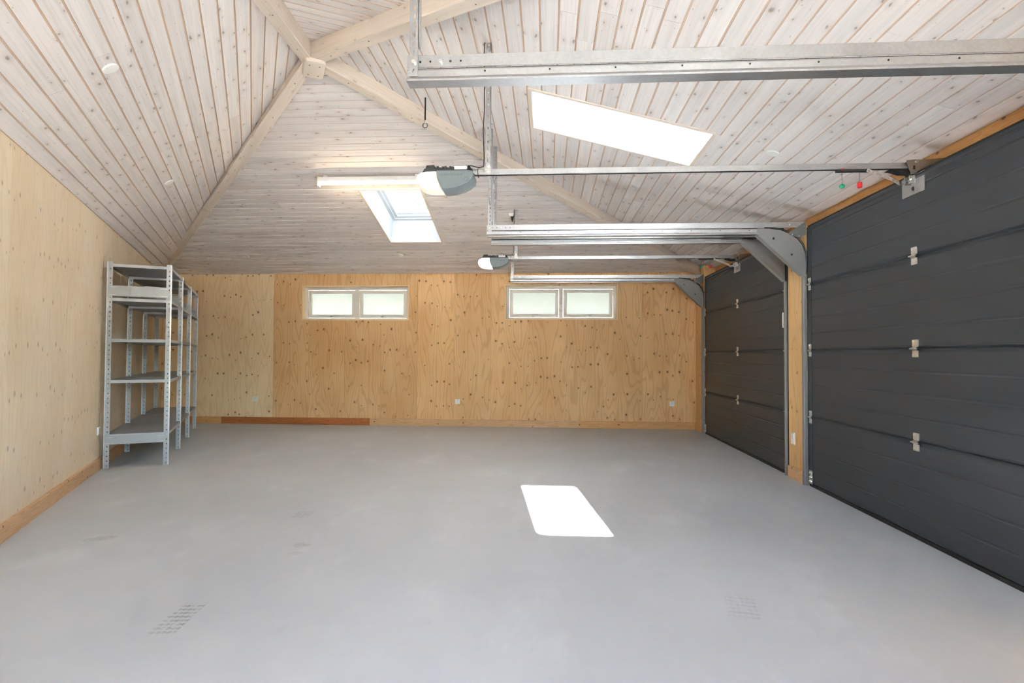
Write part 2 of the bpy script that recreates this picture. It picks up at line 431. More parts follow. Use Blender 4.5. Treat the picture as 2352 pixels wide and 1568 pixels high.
WIN = [(2.483, 4.340, 1.770, 2.364), (5.967, 7.837, 1.784, 2.374)]
ed = [0]+[.115+.625*i for i in range(0, 14)]+[8.86, 9.10]
ed = sorted(set(round(e, 3) for e in ed if e <= 9.1)); ed = [e for i, e in enumerate(ed) if i == 0 or e-ed[i-1] > .08]
wall_back = make_wall('wall_back', (0, D, 0), X, Y, W, ZE+.05, ed, WIN, lambda i: M['ply_light'] if i < 4 else M['ply'], 'pine plywood back wall with two strip windows')
ed = [0, .57, 1.82, 3.07, 4.32, 5.57, 6.82, 8.07, 9.32, 10.57, 11.4, SLEN]
wall_left = make_wall('wall_left', C0, LD, -LN, SLEN, ZE+.05, ed, [], M['ply_pale'], 'pale pine plywood wall on the left behind the shelving')
FILL_WIN = [(.25, 3.20, 1.0, 2.25)]  # opening added behind the camera for foreground light
wall_front = make_wall('wall_front', NL, LN, LD, NLEN, ZE+.05, [0, .25, 1.7, 3.2, NLEN], FILL_WIN, M['ply_pale'], 'pale plywood wall behind the camera with an opening added to let in light')

# right wall: strips of plywood beside and between the two doors, timber lintel above
D1 = (2.36, 5.46); D2 = (5.90, 8.96)
mb = MB()
for a, b in ((NR.y-.2, D1[0]-.06), (D1[1]+.06, D2[0]-.02), (D2[1]+.02, D+.2)):
    mb.box(XP+.0135, XP+.30, a, b, -.1, 2.43 if b < D else 2.60)
wall_right = obj('wall_right', mb, M['render'], kind='structure', label='right wall strips beside the two garage doors', cat='wall')
for a, b, t in ((NR.y-.2, D1[0]-.06, 2.6), (D1[1]+.06, D2[0]-.02, 2.43), (D2[1]+.02, D, 2.6)):
    mb = MB().box(XP, XP+.013, a, b, .002, t, 0, (Y, Z)); obj('panel', mb, M['ply_post'], wall_right)
    mb = MB().box(XP+.0005, XP+.30, a-.013, a-.0005, 0.002, t, 0, (X, Z)); obj('side_panel', mb, M['ply_post'], wall_right)
mb = MB().box(W-.004, W+.16, NR.y-.3, D+.2, 2.39, ZE+.04, 0, (Y, Z))
mb.box(XD+.052, W+.16, NR.y-.3, D+.2, 2.33, 2.40, 0, (Y, Z))  # hidden strip added to stop daylight leaking over the doors
for ya, yb in ((D1[0]-.3, D1[0]+.05), (D1[1]-.05, D2[0]+.05), (D2[1]-.05, D+.2)): mb.box(XD+.052, W+.16, ya, yb, -.1, 2.36, 0, (Y, Z))  # hidden jambs added to stop daylight leaking beside the doors
obj('trim_1', mb, M['lintel'], kind='structure', label='orange pine lintel timber above the garage doors', cat='lintel')

# baseboards
HB = .115
bb = MB().box(.03, .06, D-.02, D-.019, 0, .001)
def baseboard(name, label, o, eu, en, pieces, mats):
    t = thing(name, Vector(o), kind='structure', label=label, cat='baseboard')
    for (a, b), m in zip(pieces, mats):
        mb = MB().prism([(0, 0), (.022, 0), (.022, HB-.008), (.016, HB), (0, HB)], Vector(o)+eu*(a+.001), en, Z, eu, 0, b-a-.002, 0, (eu, Z))
        obj('board', mb, m, t)
baseboard('baseboard_back', 'pine skirting board along the back wall, one length dark reddish', (0, D, 0), X, -Y, [(.025, 1.1), (1.1, 3.692), (3.692, 7.2), (7.2, 9.08)], [M['board'], M['board_red'], M['board_pale'], M['board']])
baseboard('baseboard_left', 'pine skirting board along the pale left wall', C0, LD, LN, [(.02, 3.9), (3.9, 8.6), (8.6, SLEN-.02)], [M['board'], M['board_pale'], M['board_pale']])
baseboard('baseboard_right', 'pine skirting board on the post between the doors', (XP, 0, 0), Y, -X, [(D1[1]+.075, D2[0]-.035), (D2[1]+.05, D-.025)], [M['board_pale'], M['board']])

# ------------------------------------------------------------------ pitched plank ceiling
def slope_frame(o, eu, nin, length):
    o = Vector(o); d = (APEX-o).dot(nin); r = APEX.z-o.z
    es = (nin*d+Z*r).normalized(); en = eu.cross(es)
    if en.z < 0: en = -en
    return dict(o=o, eu=eu, es=es, en=en, L=length, ua=(APEX-o).dot(eu), sa=math.hypot(d, r))
SB = slope_frame((0, D, ZE), X, -Y, W)
SR = slope_frame((W, NR.y, ZE), Y, -X, D-NR.y)
SL = slope_frame((0, D, ZE), LD, LN, SLEN)
SN = slope_frame((NL.x, NL.y, ZE), LN, -LD, NLEN)

def s_pt(S, u, s, n=0.0): return S['o']+S['eu']*u+S['es']*s+S['en']*n
def s_uv(S, p): d = Vector(p)-S['o']; return d.dot(S['eu']), d.dot(S['es'])
def ulim(S, s): f = s/S['sa']; return S['ua']*f, S['L']+(S['ua']-S['L'])*f

def plank(S, a, b, ulo, uhi, parent, full=True):
    lip = .009 if full else 0
    prof = [(a, .0065), (a+lip, .0065), (a+lip+.0025, 0), (b-.0015, 0), (b, .002)] if full else [(a, 0), (a, 0), (a, 0), (b, 0), (b, 0)]
    prof += [(b, .02), (a, .02)]
    lo = [ulo(s) for s, _ in prof]; hi = [uhi(s) for s, _ in prof]
    if max(h-l for l, h in zip(lo, hi)) < .02: return
    hi = [max(h, l) for l, h in zip(lo, hi)]
    mb = MB(); n = len(prof)
    P = [s_pt(S, l, s, d) for (s, d), l in zip(prof, lo)]+[s_pt(S, h_, s, d) for (s, d), h_ in zip(prof, hi)]
    uv = [(l, s) for (s, d), l in zip(prof, lo)]+[(h_, s) for (s, d), h_ in zip(prof, hi)]
    F = []; mi = []
    for i in range(n):
        j = (i+1) % n; F.append((i, j, n+j, n+i)); mi.append(1 if (full and i in (0, 1)) else 0)
    F += [list(range(n))[::-1], list(range(n, 2*n))]; mi += [0, 0]
    mb.add(P, F, 0, uv); mb.m = mi
    obj('plank', mb, [M['plank'], M['groove']], parent)

def make_ceiling(name, S, rows, openings, label, seg=(2.6, 5.2)):
    t = thing(name, S['o'], kind='structure', label=label, cat='ceiling')
    w = S['sa']/rows
    for k in range(rows):
        a, b = k*w, (k+1)*w
        l0, h0 = ulim(S, a)
        cuts = []; u = l0+random.uniform(.5, seg[1])
        while u < h0-.6: cuts.append(u); u += random.uniform(*seg)
        LO = lambda s: ulim(S, s)[0]; HI = lambda s: ulim(S, s)[1]
        spans = []          # (lo function, hi function, a, b, full)
        op = [o for o in openings if o[2] < b and o[3] > a]
        if not op: spans.append((LO, HI, a, b, True))
        else:
            o = op[0]
            spans.append((LO, (lambda s, q=o[0]: q), a, b, True)); spans.append(((lambda s, q=o[1]: q), HI, a, b, True))
            if o[2] > a+.012: spans.append(((lambda s, q=o[0]: q), (lambda s, q=o[1]: q), a, o[2], False))
            if o[3] < b-.012: spans.append(((lambda s, q=o[0]: q), (lambda s, q=o[1]: q), o[3], b, False))
        for lo, hi, aa, bb_, full in spans:
            cs = [c for c in cuts if lo(aa)+.35 < c < hi(bb_)-.35 and lo(bb_)+.35 < c < hi(aa)-.35] if full else []
            fl = [lo]+[(lambda s, q=c: q+.0008) for c in cs]; fh = [(lambda s, q=c: q-.0008) for c in cs]+[hi]
            for f0, f1 in zip(fl, fh): plank(S, aa, bb_, f0, f1, t, full)
    return t

OPB = (4.358, 5.112, 1.229, 2.690)       # skylight opening in the back slope (u0,u1,s0,s1)
u0 = 4.434-NR.y
OPR = (u0+.012, u0+.738, 1.373, 2.826)   # skylight opening in the right slope
make_ceiling('ceiling', SB, 44, [OPB], 'whitewashed pine plank slope above the back wall')
make_ceiling('ceiling', SR, 40, [OPR], 'whitewashed pine plank slope above the garage doors')
make_ceiling('ceiling', SL, 20, [], 'steep whitewashed pine plank slope above the left wall')
make_ceiling('ceiling', SN, 50, [], 'whitewashed pine plank slope above the camera behind the apex')

# roof deck above the planks
def make_roof(S, openings, label, eave=-.45):
    mb = MB(); rows = [(eave, S['sa']+.03)]
    if openings: o = openings[0]; o = (o[0]-.018, o[1]+.018, o[2]-.018, o[3]+.018); rows = [(eave, o[2]), (o[2], o[3]), (o[3], S['sa']+.03)]
    for a, b in rows:
        la, ha = ulim(S, a); lb, hb = ulim(S, b); e = .03
        qs = [[(la-e, a), (ha+e, a), (max(hb, lb)+e, b), (lb-e, b)]]
        if openings and a == o[2]: qs = [[(la-e, a), (o[0], a), (o[0], b), (lb-e, b)], [(o[1], a), (ha+e, a), (hb+e, b), (o[1], b)]]
        for q in qs: mb.prism(q, S['o'], S['eu'], S['es'], S['en'], .022, .09)
    obj('roof', mb, M['roofing'], kind='structure', label=label, cat='roof')
make_roof(SB, [OPB], 'roof deck over the back slope, eave lengthened to shade the panes', -1.15); make_roof(SR, [OPR], 'roof deck over the door slope')  # back eave drawn out long to keep sun off the frosted panes
make_roof(SL, [], 'roof deck over the left slope'); make_roof(SN, [], 'roof deck over the near slope')

# skylights
def skylight(name, S, op, label, depth=.35):
    a, b, c, d = op; e = (S['eu'], S['es'], S['en']); o = S['o']
    t = thing(name, s_pt(S, (a+b)/2, c), kind='structure', label=label, cat='skylight')
    th = .018
    for (u0_, u1_, v0, v1) in ((a-th, a+.003, c-th, d+th), (b-.003, b+th, c-th, d+th), (a+.003, b-.003, c-th, c+.003), (a+.003, b-.003, d-.003, d+th)):
        obj('well_board', MB().obox(o, e, (u0_, u1_), (v0, v1), (.0, depth+.10)), M['well'], t)
    f = .05
    for (u0_, u1_, v0, v1) in ((a-.03, a, c-.03, d+.03), (b, b+.03, c-.03, d+.03), (a, b, c-.03, c), (a, b, d, d+.03)):
        obj('casing', MB().obox(o, e, (u0_, u1_), (v0, v1), (-.008, .0)), M['beam'], t)
    for i, (u0_, u1_, v0, v1) in enumerate(((a, a+f, c, d), (b-f, b, c, d), (a+f, b-f, c, c+f), (a+f, b-f, d-f-.03, d))):
        obj('frame', MB().obox(o, e, (u0_, u1_), (v0, v1), (depth, depth+.07)), M['well'], t)
    g = .045; f2 = f
    for (u0_, u1_, v0, v1) in ((a+f2, a+f2+g, c+f2, d-f-.03), (b-f2-g, b-f2, c+f2, d-f-.03), (a+f2+g, b-f2-g, c+f2, c+f2+g), (a+f2+g, b-f2-g, d-f-.03-g, d-f-.03)):
        obj('sash', MB().obox(o, e, (u0_, u1_), (v0, v1), (depth+.02, depth+.075)), M['well'], t)
    obj('pane', MB().obox(o, e, (a+f+g-.005, b-f-g+.005), (c+f+g-.005, d-f-.03-g+.005), (depth+.05, depth+.056)), M['skyglass'], t)
    pl = bpy.data.lights.new('skylight_portal', 'AREA'); pl.shape = 'RECTANGLE'; pl.size = b-a; pl.size_y = d-c
    try: pl.cycles.is_portal = True
    except Exception: pass
    po = bpy.data.objects.new('skylight_portal', pl); COL.objects.link(po)
    po.matrix_world = Matrix.Translation(s_pt(S, (a+b)/2, (c+d)/2, depth+.10)) @ Matrix((S['eu'], S['es'], S['eu'].cross(S['es']))).transposed().to_4x4()
    if (S['eu'].cross(S['es'])).z < 0: po.matrix_world = po.matrix_world @ Matrix.Rotation(math.pi, 4, 'X')
skylight('window_3', SB, OPB, 'white lined skylight in the back slope with a tree showing through')
skylight('window_4', SR, OPR, 'long bright white skylight in the slope above the doors')

# hip beams and the block at the apex
def beam(p0, p1, wdt, hgt, label, tilt=0.0):
    d = (p1-p0).normalized(); side = d.cross(Z).normalized(); n = side.cross(d)
    if tilt: R = Matrix.Rotation(tilt, 3, d); side = R @ side; n = R @ n
    mb = MB(); c = .006; Ln = (p1-p0).length
    pts = [(-wdt/2+c, 0), (wdt/2-c, 0), (wdt/2, c), (wdt/2, hgt), (-wdt/2, hgt), (-wdt/2, c)]
    mb.prism(pts, p0, side, n, d, 0, Ln, 0, (d, side+n))
    t = thing('hip_beam', p0, label=label, cat='beam', group='hip beams meeting at the apex')
    obj('timber', mb, M['beam'], t)
    k = 0.32
    while k < Ln-.2:
        q = p0+d*k+side*random.uniform(-.012, .012)
        obj('screw', MB().cyl(q-n*.0012, q+n*.001, .0055, n=8), M['screw'], t); k += random.uniform(.55, .72)
    return t
DROP = .11
AU = APEX-Z*.14
beam(AU+Vector((-.02, .02, 0)), Vector((-.04, D-.02, ZE-.02)), .105, .15, 'whitewashed beam running down to the corner above the shelving', .10)
beam(AU+Vector((.02, .02, 0)), Vector((W, D, ZE-DROP)), .115, .15, 'whitewashed beam running down behind the door tracks to the back right corner')
beam(AU+Vector((-.02, -.02, 0)), Vector((NL.x, NL.y, ZE-DROP)), .105, .15, 'whitewashed beam leaving the apex towards the top left of the picture')
beam(AU+Vector((.02, -.02, 0)), Vector((W, NR.y, ZE-DROP)), .115, .15, 'whitewashed beam leaving the apex towards the near track hanger')
t = thing('apex_block', AU-Z*.056, label='small whitewashed wooden block where the four beams meet', cat='block')
def ring(cx, cy, hx, hy, z, rot):
    out = []
    for i in range(16):
        a = 2*math.pi*i/16; q = 8
        x = hx*abs(math.cos(a))**(2/q)*math.copysign(1, math.cos(a)); y = hy*abs(math.sin(a))**(2/q)*math.copysign(1, math.sin(a))
        out.append(Vector((cx+x*math.cos(rot)-y*math.sin(rot), cy+x*math.sin(rot)+y*math.cos(rot), z)))
    return out
bx, by = 4.70, 4.645
BR = .47
obj('block', MB().loft([ring(bx, by, .088, .150, AU.z+.03, BR), ring(bx, by, .088, .150, AU.z-.030, BR), ring(bx, by, .084, .146, AU.z-.050, BR), ring(bx, by, .076, .136, AU.z-.056, BR)]), M['beam'], t, smooth=True)
for sx in (-1, 1):
    for sy in (-1, 1):
        x_, y_ = sx*.040, sy*.085
        q = Vector((bx+x_*math.cos(BR)-y_*math.sin(BR), by+x_*math.sin(BR)+y_*math.cos(BR), AU.z-.0565)); obj('screw', MB().cyl(q-Z*.0008, q+Z*.001, .006, n=8), M['screw'], t)

# ------------------------------------------------------------------ windows in the back wall
def back_window(name, r, label):
    x0, x1, z0, z1 = r
    t = thing(name, ((x0+x1)/2, D, z0), kind='structure', label=label, cat='window')
    dep = .105
    rv = .016
    for (a, b, c, d) in ((x0, x0+rv, z0, z1), (x1-rv, x1, z0, z1), (x0+rv, x1-rv, z0, z0+rv), (x0+rv, x1-rv, z1-rv, z1)):
        obj('reveal', MB().box(a, b, D-.003, D+.2, c, d, 0, (X+Y, Z)), M['reveal'], t)
    X0, X1, Z0, Z1 = x0+rv, x1-rv, z0+rv, z1-rv
    f = .05; y0 = D+dep; xm = (X0+X1)/2
    for (a, b, c, d) in ((X0, X0+f, Z0, Z1), (X1-f, X1, Z0, Z1), (X0+f, X1-f, Z0, Z0+.03), (X0+f, X1-f, Z1-f, Z1), (xm-.035, xm+.035, Z0+.03, Z1-f)):
        obj('frame', MB().box(a, b, y0, y0+.07, c, d), M['winframe'], t)
    for a0, a1 in ((X0+f+.004, xm-.039), (xm+.039, X1-f-.004)):
        c0, c1 = Z0+.034, Z1-f-.004; g = .045
        s = obj('sash', MB().box(a0, a0+g, y0+.012, y0+.06, c0, c1).box(a1-g, a1, y0+.012, y0+.06, c0, c1).box(a0+g, a1-g, y0+.012, y0+.06, c0, c0+g).box(a0+g, a1-g, y0+.012, y0+.06, c1-g, c1), M['winframe'], t)
        obj('glazing_bead', MB().box(a0+g, a0+g+.01, y0+.02, y0+.05, c0+g, c1-g).box(a1-g-.01, a1-g, y0+.02, y0+.05, c0+g, c1-g).box(a0+g+.01, a1-g-.01, y0+.02, y0+.05, c1-g-.01, c1-g).box(a0+g+.01, a1-g-.01, y0+.02, y0+.05, c0+g, c0+g+.006), M['white'], s)
        obj('pane', MB().box(a0+g+.008, a1-g-.008, y0+.034, y0+.04, c0+g+.004, c1-g-.008), M['frost'], s)
        hx = (a0+a1)/2; hz = c0+.022
        obj('handle', MB().box(hx-.03, hx+.012, y0+.004, y0+.012, hz-.010, hz+.008).tube([(hx-.012, y0+.006, hz), (hx-.012, y0-.022, hz+.004), (hx+.004, y0-.028, hz+.010), (hx+.062, y0-.026, hz+.012)], .005, 8), M['galv'], s, smooth=True)
    return t
back_window('window_1', WIN[0], 'frosted strip window on the left of the back wall')
back_window('window_2', WIN[1], 'frosted strip window on the right of the back wall under the door track')
# unseen window added behind the camera to light the foreground
a, b, c, d = FILL_WIN[0]; e = (LN, LD, Z)
t = thing('fill_window', NL+LN*((a+b)/2)+Z*c, kind='structure', label='unseen clear window added behind the camera to light the foreground', cat='window')
for (p, q, r, s) in ((a, a+.06, c, d), (b-.06, b, c, d), (a+.06, b-.06, c, c+.06), (a+.06, b-.06, d-.06, d), ((a+b)/2-.03, (a+b)/2+.03, c+.06, d-.06)):
    obj('frame', MB().obox(NL, e, (p, q), (.03, .15), (r, s)), M['white'], t)
for p, q in ((a+.06, (a+b)/2-.03), ((a+b)/2+.03, b-.06)):
    obj('pane', MB().obox(NL, e, (p, q), (.09, .096), (c+.06, d-.06)), M['glass'], t)

def portal(cpos, ex, ey, sx, sy):
    pl = bpy.data.lights.new('window_portal', 'AREA'); pl.shape = 'RECTANGLE'; pl.size = sx; pl.size_y = sy
    try: pl.cycles.is_portal = True
    except Exception: pass
    po = bpy.data.objects.new('window_portal', pl); COL.objects.link(po)
    po.matrix_world = Matrix.Translation(cpos) @ Matrix((ex, ey, ex.cross(ey))).transposed().to_4x4()
portal(NL+LN*((a+b)/2)+LD*.2+Z*((c+d)/2), LN, Z, b-a, d-c)

# ------------------------------------------------------------------ sectional garage doors
JO = [.022, .640, 1.255, 1.868, 2.405]
def garage_door(name, yr, label):
    y0, y1 = yr; yc = (y0+y1)/2
    t = thing(name, (XD, yc, 0), kind='structure', label=label, cat='garage door')
    for i in range(4):
        z0, z1 = JO[i], JO[i+1]; H = z1-z0; pr = [(.042, z0-.002), (.022, z0-.002), (.016, z0+.004), (.004, z0+.012), (.004, z0+.017), (0, z0+.021)]
        for k in (1, 2, 3):
            zg = z0+.1535*k; pr += [(0, zg-.009), (.0035, zg-.003), (.0035, zg+.003), (0, zg+.009)]
        pr += [(0, z1-.026), (.004, z1-.021), (.016, z1-.008), (.016, z1-.002), (.042, z1-.002)]
        mb = MB(); mb.prism(pr, (XD, y0, 0), X, Z, Y, .02, y1-y0-.02)
        obj('section', mb, M['door'], t)
        for ya, yb in ((y0, y0+.075), (y1-.075, y1)):
            obj('end_cap', MB().box(XD-.0035, XD+.044, ya, yb, z0+.004, z1-.003), M['door'], t)
    obj('bottom_seal', MB().box(XD+.004, XD+.04, y0, y1, .001, .025), M['rubber'], t)
    obj('top_seal', MB().box(XD+.004, XD+.05, y0, y1, 2.405, 2.42), M['rubber'], t)
    obj('top_profile', MB().prism([(0, 2.368), (-.007, 2.374), (-.010, 2.386), (-.008, 2.398), (0, 2.403)], (XD, y0, 0), X, Z, Y, .08, y1-y0-.08), M['door'], t)
    def hinge(y, z, hw=.030):
        mb = MB(); x = XD-.0005
        mb.box(x-.004, x, y-hw, y+hw, z+.012, z+.058).box(x-.004, x, y-hw, y+hw, z-.058, z-.016)
        mb.prism([(0, .012), (-.020, .002), (-.022, -.004), (-.004, -.016), (0, -.016), (-.017, -.004), (-.015, .001), (.003, .012)], (x, 0, z), X, Z, Y, y-hw*.8, y+hw*.8)
        mb.cyl((x-.019, y-hw-.012, z-.002), (x-.019, y+hw+.002, z-.002), .0045, n=8)
        for dz in (.045, -.046):
            for s in (-1, 1): mb.cyl((x-.009, y+s*hw*.6, z+dz), (x-.003, y+s*hw*.6, z+dz), .007, n=6)
        obj('hinge', mb, M['zinc'], t)
    for z in JO[1:4]:
        hinge(yc, z)
        for y in (y0+.045, y1-.045): hinge(y, z, .027)
    for y in (y0+.045, y1-.045):
        mb = MB().box(XD-.006, XD-.001, y-.03, y+.03, .03, .15)
        for k in range(3):
            for s in (-1, 1): mb.cyl((XD-.015, y+s*.016, .05+k*.038), (XD-.005, y+s*.016, .05+k*.038), .008, n=6)
        obj('corner_bracket', mb, M['zinc'], t)
    # drawbar plate at the top
    mb = MB().box(XD-.006, XD-.001, yc-.115, yc+.115, 2.275, 2.405)
    obj('drawbar_plate', mb, M['galv'], t)
    mb = MB().cyl((XD-.0075, yc+.0, 2.315), (XD-.0062, yc, 2.315), .013, n=14)
    obj('plate_hole', mb, M['black'], t)
    mb = MB().box(XD-.045, XD-.006, yc-.03, yc-.024, 2.345, 2.395).box(XD-.045, XD-.006, yc+.024, yc+.03, 2.345, 2.395).cyl((XD-.032, yc-.045, 2.37), (XD-.032, yc+.045, 2.37), .008, n=8)
    obj('drawbar_fork', mb, M['zinc'], t)
    return t
garage_door('door_1', D1, 'anthracite sectional garage door nearest the camera on the right')
garage_door('door_2', D2, 'anthracite sectional garage door farther away next to the back wall')

# ------------------------------------------------------------------ door tracks
XT0 = 6.09
def ceil_z(x, y):
    return min(ZE+(D-y)*(APEX.z-ZE)/(D-APEX.y), ZE+(W-x)*(APEX.z-ZE)/(W-APEX.x))
def track(y, face, label, hang2=False):
    """face=-1: web towards the camera (flanges go +y); face=+1 mirrored"""
    F = -face                               # direction the channel opens (towards its door)
    t = thing('door_track', (XP, y, 0), label=label, cat='door track', group='galvanised door tracks')
    # upper angle: vertical plate plus top flange
    mb = MB().prism([(0, 2.408), (.003, 2.408), (.003, 2.457), (.040, 2.457), (.040, 2.460), (0, 2.460)], (XT0, y, 0), Y*F, Z, X, 0, XP-.01-XT0)
    rail = obj('upper_rail', mb, M['galv'], t)
    # lower channel, a little proud, with a rounded lip
    mb = MB().prism([(-.004, 2.398), (-.006, 2.392), (-.006, 2.366), (-.016, 2.352), (-.016, 2.344), (.052, 2.344), (.052, 2.352), (.049, 2.352), (.049, 2.347), (-.012, 2.347), (-.012, 2.352), (-.002, 2.367), (-.002, 2.395), (.030, 2.395), (.030, 2.398)], (XT0, y, 0), Y*F, Z, X, 0, 8.66-XT0)
    low = obj('lower_channel', mb, M['galv'], t)
    obj('slot_gap', MB().obox((0, y, 0), (X, Y*F, Z), (XT0+.01, 8.9), (.006, .03), (2.396, 2.406)), M['black'], t)
    for k in range(9):
        x = XT0+.33+k*.27; obj('rivet', MB().cyl((x, y-F*.0075, 2.384), (x, y-F*.0055, 2.384), .0042, n=8), M['screw'], low)
    for k in range(5):
        x = XT0+.055+k*.043
        if k == 2: obj('bolt', MB().cyl((x, y-F*.009, 2.432), (x, y, 2.432), .0075, n=6), M['zinc'], rail)
        else: obj('bolt_hole', MB().cyl((x, y-F*.0008, 2.432), (x, y+F*.001, 2.432), .0045, n=8), M['black'], rail)
    for x in (8.95, 9.04): obj('bolt', MB().cyl((x, y-F*.008, 2.435), (x, y, 2.435), .007, n=6), M['zinc'], rail)
    # corner plate
    arc = [(8.660, 2.400), (8.76, 2.398), (8.86, 2.380), (8.945, 2.345), (9.015, 2.295), (9.062, 2.235), (9.085, 2.165), (9.092, 2.08), (9.092, 1.955)]
    pts = [(8.655, 2.345), (9.068, 1.955)]+arc[::-1]
    pts = [(8.650, 2.400), (8.650, 2.345), (9.064, 1.955)]+arc[:0:-1]
    mb = MB().prism(pts, (0, y, 0), X, Z, Y*F, -.010, -.007)
    d = Vector((9.064-8.650, 0, 1.955-2.345)).normalized(); nn = Vector((-d.z, 0, d.x))*-1
    mb.obox((8.650, y, 2.345), (d, Y*F, Vector((d.z, 0, -d.x))), (0, .568), (-.010, .06), (0, .003))
    pl = obj('corner_plate', mb, M['trackgrey'], t)
    for q in ((8.800, 2.305), (8.965, 2.152)): obj('bolt_hole', MB().cyl((q[0], y-F*.0115, q[1]), (q[0], y-F*.0098, q[1]), .010, n=12), M['black'], pl)
    # curved roller track behind the plate
    path = [(8.72, 0, 2.404), (8.80, 0, 2.402)]+[(px+.010, 0, pz+.013) for px, pz in arc[2:]]
    mb = MB().tube([(p[0], y-F*.002, p[2]) for p in path], .010, 8)
    obj('curved_track', mb, M['black'], t, smooth=True)
    # triangular gusset at the lintel
    mb = MB().prism([(9.095, 2.465), (9.095, 2.335), (9.045, 2.320), (8.935, 2.352), (8.965, 2.375)], (0, y, 0), X, Z, Y*F, -.013, -.010)
    mb.obox((8.935, y, 2.352), (Vector((.96, 0, -.28)).normalized(), Y*F, Z), (0, .12), (-.014, .03), (-.012, -.004))
    g = obj('gusset', mb, M['gusset'], t)
    for q in ((8.97, 2.338), (9.03, 2.325)): obj('bolt', MB().cyl((q[0], y-F*.022, q[1]), (q[0], y-F*.012, q[1]), .006, n=6), M['zinc'], g)
    # vertical channel
    mb = MB()
    yy = [-.012, .040] if F > 0 else [-.014, .022]; pd = .030 if F > 0 else .022
    mb.prism([(0, yy[0]), (-pd+.006, yy[0]), (-pd, yy[0]+.006), (-pd, yy[1]-.006), (-pd+.006, yy[1]), (0, yy[1])], (XP-.0005, y, 0), X, Y*F, Z, .002, 1.953)
    obj('vertical_channel', mb, M['trackgrey'], t)
    # hanger: perforated angle up to the ceiling
    hx = XT0+.012
    ztop = ceil_z(hx, y)-.01
    zb = 2.365
    mb = MB(); yo = y-F*.010
    # plate facing the camera (normal y) and plate facing sideways (normal x)
    hgt = ztop-zb; zmid = min(2.52, zb+hgt*.5)
    mb.perf((hx, yo-.003, zb), Z, X, zmid-zb, .036, .037, .013, .0052)
    obj('hanger_foot', mb, M['galv'], t)
    if ztop-zmid > .05:
        mb = MB()
        mb.perf((hx-.002, yo+.002, zmid-.03), Z, X, ztop-zmid+.03, .045, .037, .0145, .0052)
        mb.perf((hx+.038, yo+.002, zmid-.03), Z, Y, ztop-zmid+.03, .045, .037, .0145, .0052)
        obj('hanger_strap', mb, M['galv'], t)
    if hang2:
        mb = MB(); mb.perf((hx+.055, y+F*.03, 2.46), Z, Y, ceil_z(hx, y)-.02-2.46, .035, .042, .010, .006)
        obj('hanger_strap', mb, M['galv'], t)
    obj('bolt', MB().cyl((hx+.018, yo-.012, 2.425), (hx+.018, yo-.003, 2.425), .009, n=6), M['zinc'], t)
    return t
track(2.34, -1, 'door track crossing the top of the picture in front of the others')
track(5.475, -1, 'door track at the post, upper of the two that meet the near door')
track(5.925, 1, 'door track just behind the post, lower of the pair')
track(8.985, -1, 'farthest door track, above the right strip window')

